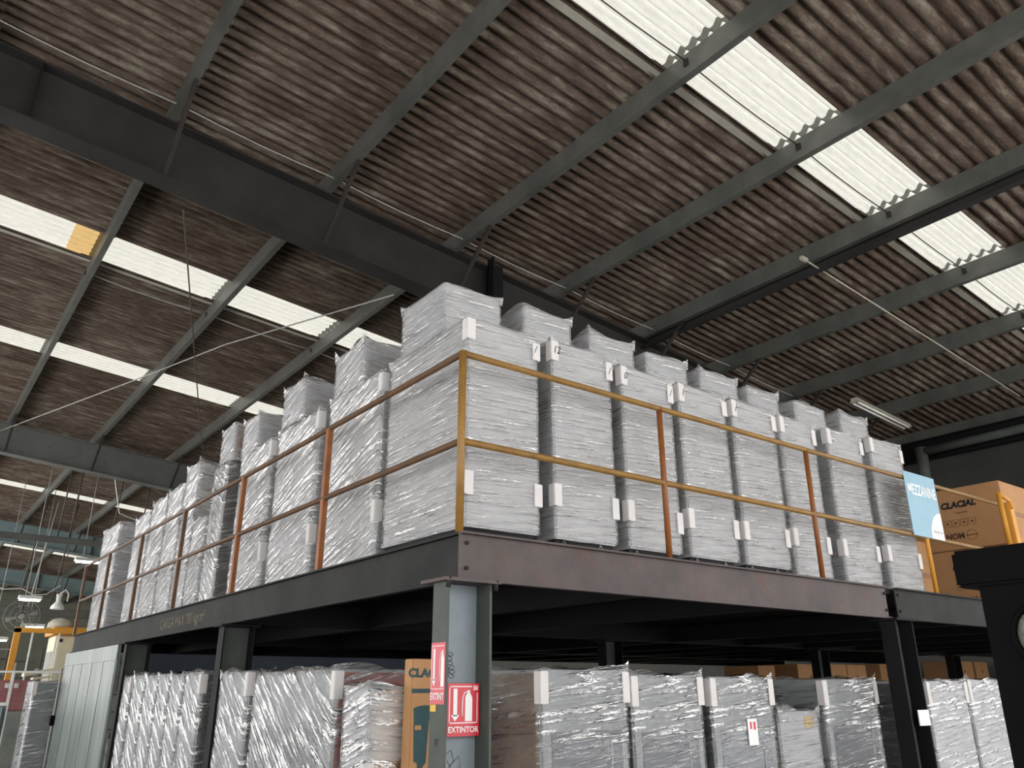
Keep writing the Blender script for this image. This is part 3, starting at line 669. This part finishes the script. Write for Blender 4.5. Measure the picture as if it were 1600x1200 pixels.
# --- big cartons on the mezzanine at the right
def bigbox(x, y, z, wx, dy, h, label, full=True):
    t = empty('cardboard_box', (x, y, z)); tag(t, label, 'carton', None)
    MB().box(0, wx, 0, dy, 0, h, .008).build('carton', 'cardboard', t)
    MB().box(.0, wx, -.002, 0, h*.5-.03, h*.5+.03).build('packing_tape', 'cardboard_old', t)
    text('brand_lettering', 'CLACIAL', .105, 'ink', t, (-.002, .52, h*.72), LEFT, .001, .006, 1.02, .15)
    text('small_print', 'refrigeracion', .03, 'ink_brown', t, (-.002, .50, h*.59), LEFT, .001)
    mb = MB()
    for q in range(4):
        y0 = .73-q*.10; z0 = h*.37
        for (a, b, c, d) in ((0, .085, 0, .004), (0, .085, .081, .085), (0, .004, 0, .085), (.081, .085, 0, .085)):
            mb.box(-.002, 0, y0-b, y0-a, z0+c, z0+d)
        mb.box(-.002, 0, y0-.055, y0-.03, z0+.03, z0+.055)
    mb.build('handling_icons', 'ink_brown', t)
    text('certification_mark', 'NOM', .095, 'ink_brown', t, (-.002, .62, h*.21), LEFT, .001, .004)
    mb = MB(); yc, zc = .42, h*.21
    mb.tube([(-.001, yc+.06*math.cos(a), zc+.06*math.sin(a)) for a in [2*PI*q/20 for q in range(21)]], .003, 4, False)
    mb.box(-.002, 0, yc-.07, yc+.07, zc-.006, zc+.006); mb.build('round_mark', 'ink_brown', t)
    return t
bigbox(7.95, .22, M+.77, 1.0, 1.25, .76, 'large brown carton on top of another, right of the blue sign')
bigbox(7.95, .22, M, 1.0, 1.25, .76, 'large brown carton standing on the mezzanine floor under another carton')
bigbox(9.05, .10, M, 1.0, 1.2, .78, 'lower brown carton behind the gate at the right edge of the photo')
bigbox(9.05, .10, M+.79, 1.0, 1.2, .74, 'upper brown carton behind the gate at the right edge of the photo')
bigbox(6.45, .9, M, .9, .75, .8, 'brown carton standing between the last wrapped cabinet and the large cartons')

# --- sheet metal partition closing the left end of the ground level
t = empty('sheet_metal_partition', (0, 7.86, 0)); tag(t, 'grey sheet metal partition of ribbed panels under the left end of the mezzanine', 'partition')
mb = MB()
n = 5; L = 3.55
for i in range(n):
    a = L*i/n; b = L*(i+1)/n
    mb.box(-.03, .0, a+.012, b-.012, .05, 2.03, .006)
mb.build('panel_skin', 'sheet_metal', t)
mb = MB()
for i in range(n+1): mb.box(-.022, .01, L*i/n-.02, L*i/n+.02, .05, 2.03)
mb.box(-.035, .012, -.02, L+.02, 2.03, 2.22, .004); mb.box(-.035, .012, -.02, L+.02, 0, .06)
mb.build('frame', 'sheet_metal', t)
MB().tube([(-.05, L+.06, .2), (-.05, L+.06, 2.0)], .015, 8).build('lock_rod', 'rod_light', t)
MB().box(-.09, -.03, L-.02, L+.08, 1.15, 1.30, .01).build('lock', 'black_paint', t)

# ================================================================== far hall, left
wrapped('wrapped_cooler', -.36, 11.75, 0, .62, .75, 1.80, 'wrapped cooler with a dark glass door, standing outside the sheet metal partition', 'cooler', None, 600, body='white_carton', film='film_clear', guards=[('a', 1.60, 1.79)], side=[('F', 'glass_door')], pallet=.08, bodyname='cooler')
# overhead crane rail and its rods
def hang(name, pts, r, mat, label, cat='hanging rod', group=None): return rod(name, pts, r, mat, label, cat, 6, group)
tag(MB().beam(iprof(.16, .1, .012, .01), (-3, 20, M+2.92), (14, 20, M+2.86), (0, 1, 0), (0, 0, 1)).build('overhead_rail', 'purlin_steel'), 'long horizontal steel rail hanging under the far left roof', 'rail')
tag(MB().beam(iprof(.26, .12, .012, .01), (-3, 24, M+1.45), (14, 24, M+1.40), (0, 1, 0), (0, 0, 1)).build('overhead_rail', 'purlin_steel'), 'lower horizontal steel rail across the far left hall', 'rail')
for j, (x, z1, y) in enumerate(((.62, 4.85, 20), (.89, 4.85, 20), (1.9, 4.8, 20), (2.6, 4.7, 20))):
    hang('hanger_rod', [(x, y-.1 if False else y, M+2.92), (x, y-.4, M+z1)], .018, 'rod_dark', 'dark hanger rod above the far rail, %s from the left' % ORD[j], group='hanger rods over the far rail')
for j, x in enumerate((.45, .75, 1.3)):
    hang('hanger_rod', [(x, 24, M+1.45), (x+.25, 24, M+4.6)], .02, 'rod_dark' if j != 1 else 'rod_light', 'long hanger rod of the lower far rail, %s from the left' % ORD[j], group='hanger rods over the lower rail')
def batten(x, y, z, L, label):
    t = empty('fluorescent_light', (x, y, z)); tag(t, label, 'ceiling light', 'white lamps over the far hall')
    MB().beam([(-.16, 0), (.16, 0), (.07, .09), (-.07, .09)], (0, 0, 0), (L, 0, 0), (0, 1, 0), (0, 0, 1)).build('reflector', 'lamp_white', t)
    for q in (-.06, .06): MB().tube([(.03, q, -.02), (L-.03, q, -.02)], .02, 8).build('tube_lamp', 'lamp_lit', t)
    MB().tube([(L*.3, 0, .09), (L*.3, 0, roof(x)-.03-z)], .01, 6).build('hanger', 'rod_light', t)
batten(.10, 20.6, M+1.36, .52, 'white fluorescent lamp hanging on a pale rod in the far left hall')
batten(1.22, 20.6, M+2.42, .62, 'white fluorescent lamp partly behind the end post of the guardrail')
batten(.95, 26.4, M+1.05, .65, 'small white fluorescent lamp above the orange frame')
batten(.0, 25.8, M+.60, .6, 'white fluorescent lamp at the far left edge of the photo')
t = empty('bell_lamp', (.98, 20.3, M+1.12)); tag(t, 'white bell-shaped hanging lamp in the far left hall', 'ceiling light')
MB().tube([(0, 0, 0), (0, 0, .08), (0, 0, .16), (0, 0, .20), (0, 0, .38)], [.17, .15, .08, .055, .075], 20).build('shade', 'lamp_white', t)
MB().tube([(0, 0, .01), (0, 0, .03), (0, 0, .12)], [.05, .07, .04], 12).build('bulb', 'lamp_lit', t)
MB().tube([(0, 0, .38), (.12, 0, .5), (.2, 0, .4), (.2, 0, .2)], .018, 8).build('ballast_arm', 'lamp_white', t)
MB().tube([(0, 0, .38), (0, 0, 4.2)], .01, 6).build('hanger', 'rod_dark', t)
rod('power_cable', [(-1.0, 20.5, M+1.9), (-.3, 20.4, M+1.55), (.1, 20.4, M+1.6), (.4, 20.4, M+1.45), (.7, 20.5, M+1.5), (1.0, 20.6, M+1.75)], .012, 'lamp_white', 'white power cable drooping between the far lamps', 'cable')
rod('power_cable', [(1.55, 19.05, M+4.45), (1.9, 19.5, M+3.6), (2.4, 19.5, M+3.45), (3.1, 19.5, M+3.6)], .012, 'lamp_white', 'white power cable drooping under the second girder', 'cable')
# big wall fan
t = empty('ceiling_fan', (.55, 23.2, M+1.12)); tag(t, 'large pale caged fan under the far roof at the left', 'fan')
mb = MB()
for r_ in (.45, .30, .15): mb.tube([(r_*math.cos(a), 0, r_*math.sin(a)) for a in [2*PI*q/28 for q in range(29)]], .008, 5, False)
mb.build('guard', 'machine_grey', t)
mb = MB()
for q in range(4):
    a = q*PI/2+.3; mb.poly([(.06*math.cos(a), .02, .06*math.sin(a)), (.40*math.cos(a-.18), .05, .40*math.sin(a-.18)), (.40*math.cos(a+.18), -.01, .40*math.sin(a+.18))], (0, 1, 0), .008)
mb.tube([(0, -.06, 0), (0, .12, 0)], .07, 12); mb.build('blades', 'machine_grey', t)
MB().tube([(0, .1, .05), (0, .1, 1.2)], .02, 6).build('hanger', 'rod_dark', t)
# orange frame
t = empty('orange_frame', (0, 20.9, 0)); tag(t, 'orange steel portal frame in the far left hall', 'frame')
MB().box(.20, .34, -.07, .07, 0, M+.66).build('upright', 'machine_orange', t)
MB().box(.20, 2.4, -.07, .07, M+.56, M+.68).build('crossbar', 'machine_orange', t)
MB().box(.60, .64, -.02, .02, .9, M+.56).box(1.22, 1.26, -.02, .02, .9, M+.56).build('white_stay', 'lamp_white', t)
# cream machine with orange band
t = empty('cream_machine', (1.26, 21.5, 0)); tag(t, 'tall cream machine cabinet with an orange top band in the far hall', 'machine')
MB().box(0, 1.4, 0, 1.2, 0, M+.55, .03).build('cabinet', 'machine_cream', t)
MB().box(-.10, 1.5, -.1, 1.3, M+.56, M+.76, .01).build('orange_band', 'machine_orange', t)
MB().box(-.006, 0, .1, 1.1, M-.6, M+.15).build('side_door', 'machine_grey', t)
MB().box(.06, .18, -.008, 0, M+.38, M+.46).build('name_plate', 'ink', t)
MB().tube([(.15, .6, M+.76), (.15, .6, M+.90), (.15, .6, M+1.0), (.15, .6, M+1.04)], [.34, .32, .22, .08], 20).build('dome', 'dusty_white', t)
# conveyor and machines
t = empty('conveyor', (0, 19, 0)); tag(t, 'pale inclined conveyor below the orange frame, far left', 'conveyor')
MB().beam([(-.2, 0), (.2, 0), (.2, -.08), (-.2, -.08)], (.35, 0, M-.45), (1.7, 0, M-.20), (0, 1, 0), (0, 0, 1)).build('belt_bed', 'machine_cream', t)
MB().beam([(-.2, 0), (.2, 0), (.2, -.05), (-.2, -.05)], (.55, 0, M-.55), (1.7, 0, M-.42), (0, 1, 0), (0, 0, 1)).build('lower_bed', 'machine_cream', t)
for x in (.6, 1.5): MB().box(x, x+.05, -.18, -.13, 0, M-.35).box(x, x+.05, .13, .18, 0, M-.35).build('leg', 'machine_grey', t)
t = empty('guard_fence', (0, 17, 0)); tag(t, 'white-topped guard fence across the far left hall', 'fence')
MB().box(-2.0, 1.55, -.03, .03, 2.02, 2.06).build('top_rail', 'lamp_white', t)
for x in (-1.5, -.1, 1.05): MB().box(x, x+.05, -.025, .025, 0, 2.02).build('post', 'lamp_white', t)
mb = MB()
for q in range(24): mb.box(-2+q*.145, -1.994+q*.145, -.003, .003, .1, 2.0)
for q in range(10): mb.box(-2, 1.5, -.003, .003, .2+q*.2, .206+q*.2)
mb.build('wire_mesh', 'machine_grey', t)
t = empty('red_machine', (-.8, 18.0, 0)); tag(t, 'dull red machine behind the guard fence at the far left', 'machine')
MB().box(0, 1.25, 0, .6, 1.25, 1.88, .03).build('housing', 'red_machine', t)
MB().box(0, 1.25, 0, .6, 0, 1.24, .01).build('base', 'machine_grey', t)
MB().box(.35, .6, -.02, 0, 1.4, 1.7, .005).build('window_panel', 'dark_cabinet', t)
MB().box(.72, .80, -.03, 0, 1.72, 1.82).box(.9, .98, -.03, 0, 1.72, 1.82).build('indicator_lamp', 'lamp_white', t)
t = empty('wire_container', (-2.1, 12.9, 0)); tag(t, 'pale teal wire mesh container at the bottom left edge', 'container')
mb = MB()
for q in range(15): mb.box(q*.11, q*.11+.008, 0, .008, 0, 1.47).box(1.54, 1.548, q*.07, q*.07+.008, 0, 1.47)
for q in range(12): mb.box(0, 1.55, 0, .008, q*.13, q*.13+.008).box(1.54, 1.548, 0, 1, q*.13, q*.13+.008)
mb.build('wire_mesh', 'machine_grey', t)
MB().box(.02, 1.5, .03, 1.0, .05, 1.40).build('contents', 'teal_grid', t)
MB().box(-.01, 1.56, -.012, 0, 1.43, 1.48).build('top_band', 'lamp_white', t)
# distant plant: dark frames and pipes in front of the back wall
random.seed(21)
for j in range(7):
    x = -.5+j*.9; y = 27+random.uniform(0, 5)
    t = empty('machine_frame', (x, y, 0)); tag(t, 'dark machine frame with pipes deep in the far left hall', 'machine', 'machine frames deep in the far hall')
    mb = MB(); hh = random.uniform(2.3, 3.3)
    for dx in (0, .6): mb.box(dx, dx+.06, 0, .06, 0, hh).box(dx, dx+.06, .6, .66, 0, hh)
    for q in range(5): mb.box(0, .66, 0, .05, .4+q*.55, .45+q*.55)
    mb.build('frame', 'rod_dark', t)
    MB().box(.08, .58, .1, .6, .3, 1.6, .02).build('housing', random.choice(['machine_grey', 'dark_cabinet', 'machine_cream']), t)
    MB().tube([(.3, .3, 1.6), (.3, .3, hh-.2), (.9, .3, hh-.2)], .04, 8).build('pipe', 'rod_light', t)

# ================================================================== forklift in the foreground, right
f = empty('forklift', (-.9, -3.1, 0)); tag(f, 'black forklift mast and round headlamp close to the viewer at the right edge', 'forklift')
def fl(name, mb, mat, par=f): return mb.build(name, mat, par)
fl('mast_upright', MB().beam([(0, 0), (.10, 0), (.10, -.20), (0, -.20)], (0, .022, 0), (0, .0, 1.86), (1, 0, 0), (0, 1, 0)), 'black_paint')
fl('mast_upright', MB().beam([(0, 0), (.10, 0), (.10, -.06), (0, -.06)], (0, -.62, 0), (0, -.62, 1.86), (1, 0, 0), (0, 1, 0)), 'black_paint')
fl('crossbar', MB().box(-.012, .10, -.70, .035, 1.845, 1.912, .006), 'black_paint')
fl('overhead_guard', MB().box(.10, 1.1, -.66, -.02, 1.86, 1.90, .006), 'black_paint')
fl('carriage', MB().box(-.03, .0, -.62, -.08, .1, .75, .01), 'black_paint')
fl('fork', MB().box(-1.0, -.03, -.25, -.15, .06, .10, .004), 'black_paint')
fl('fork', MB().box(-1.0, -.03, -.55, -.45, .06, .10, .004), 'black_paint')
hl = empty('headlamp', (-.035, -.108, 1.755)); hl.parent = f
ring = [(.052*math.cos(a), .052*math.sin(a)) for a in [2*PI*q/28 for q in range(29)]]
MB().tube([(0, a, b) for a, b in ring], .006, 8, False).build('bezel', 'black_paint', hl)
MB().tube([(-.012, 0, 0), (-.009, 0, 0), (0, 0, 0), (.03, 0, 0)], [.012, .032, .048, .048], 28).build('lens', 'lens_glass', hl)
fl('hose', MB().tube([(-.02, -.085, 1.68), (-.022, -.06, 1.65), (-.022, -.045, 1.61), (-.022, -.055, 1.575), (-.022, -.085, 1.555), (-.022, -.12, 1.55)], .005, 8), 'machine_grey')
fl('hose_clip', MB().box(-.025, 0, -.10, -.06, 1.665, 1.695, .004), 'machine_grey')
fl('body', MB().box(.35, 1.9, -.85, .05, .15, 1.0, .05), 'black_paint')
for y in (-.75, -.08):
    MB().tube([(.6, y-.09, .25), (.6, y+.09, .25)], .25, 20).build('wheel', 'pallet_black', f)
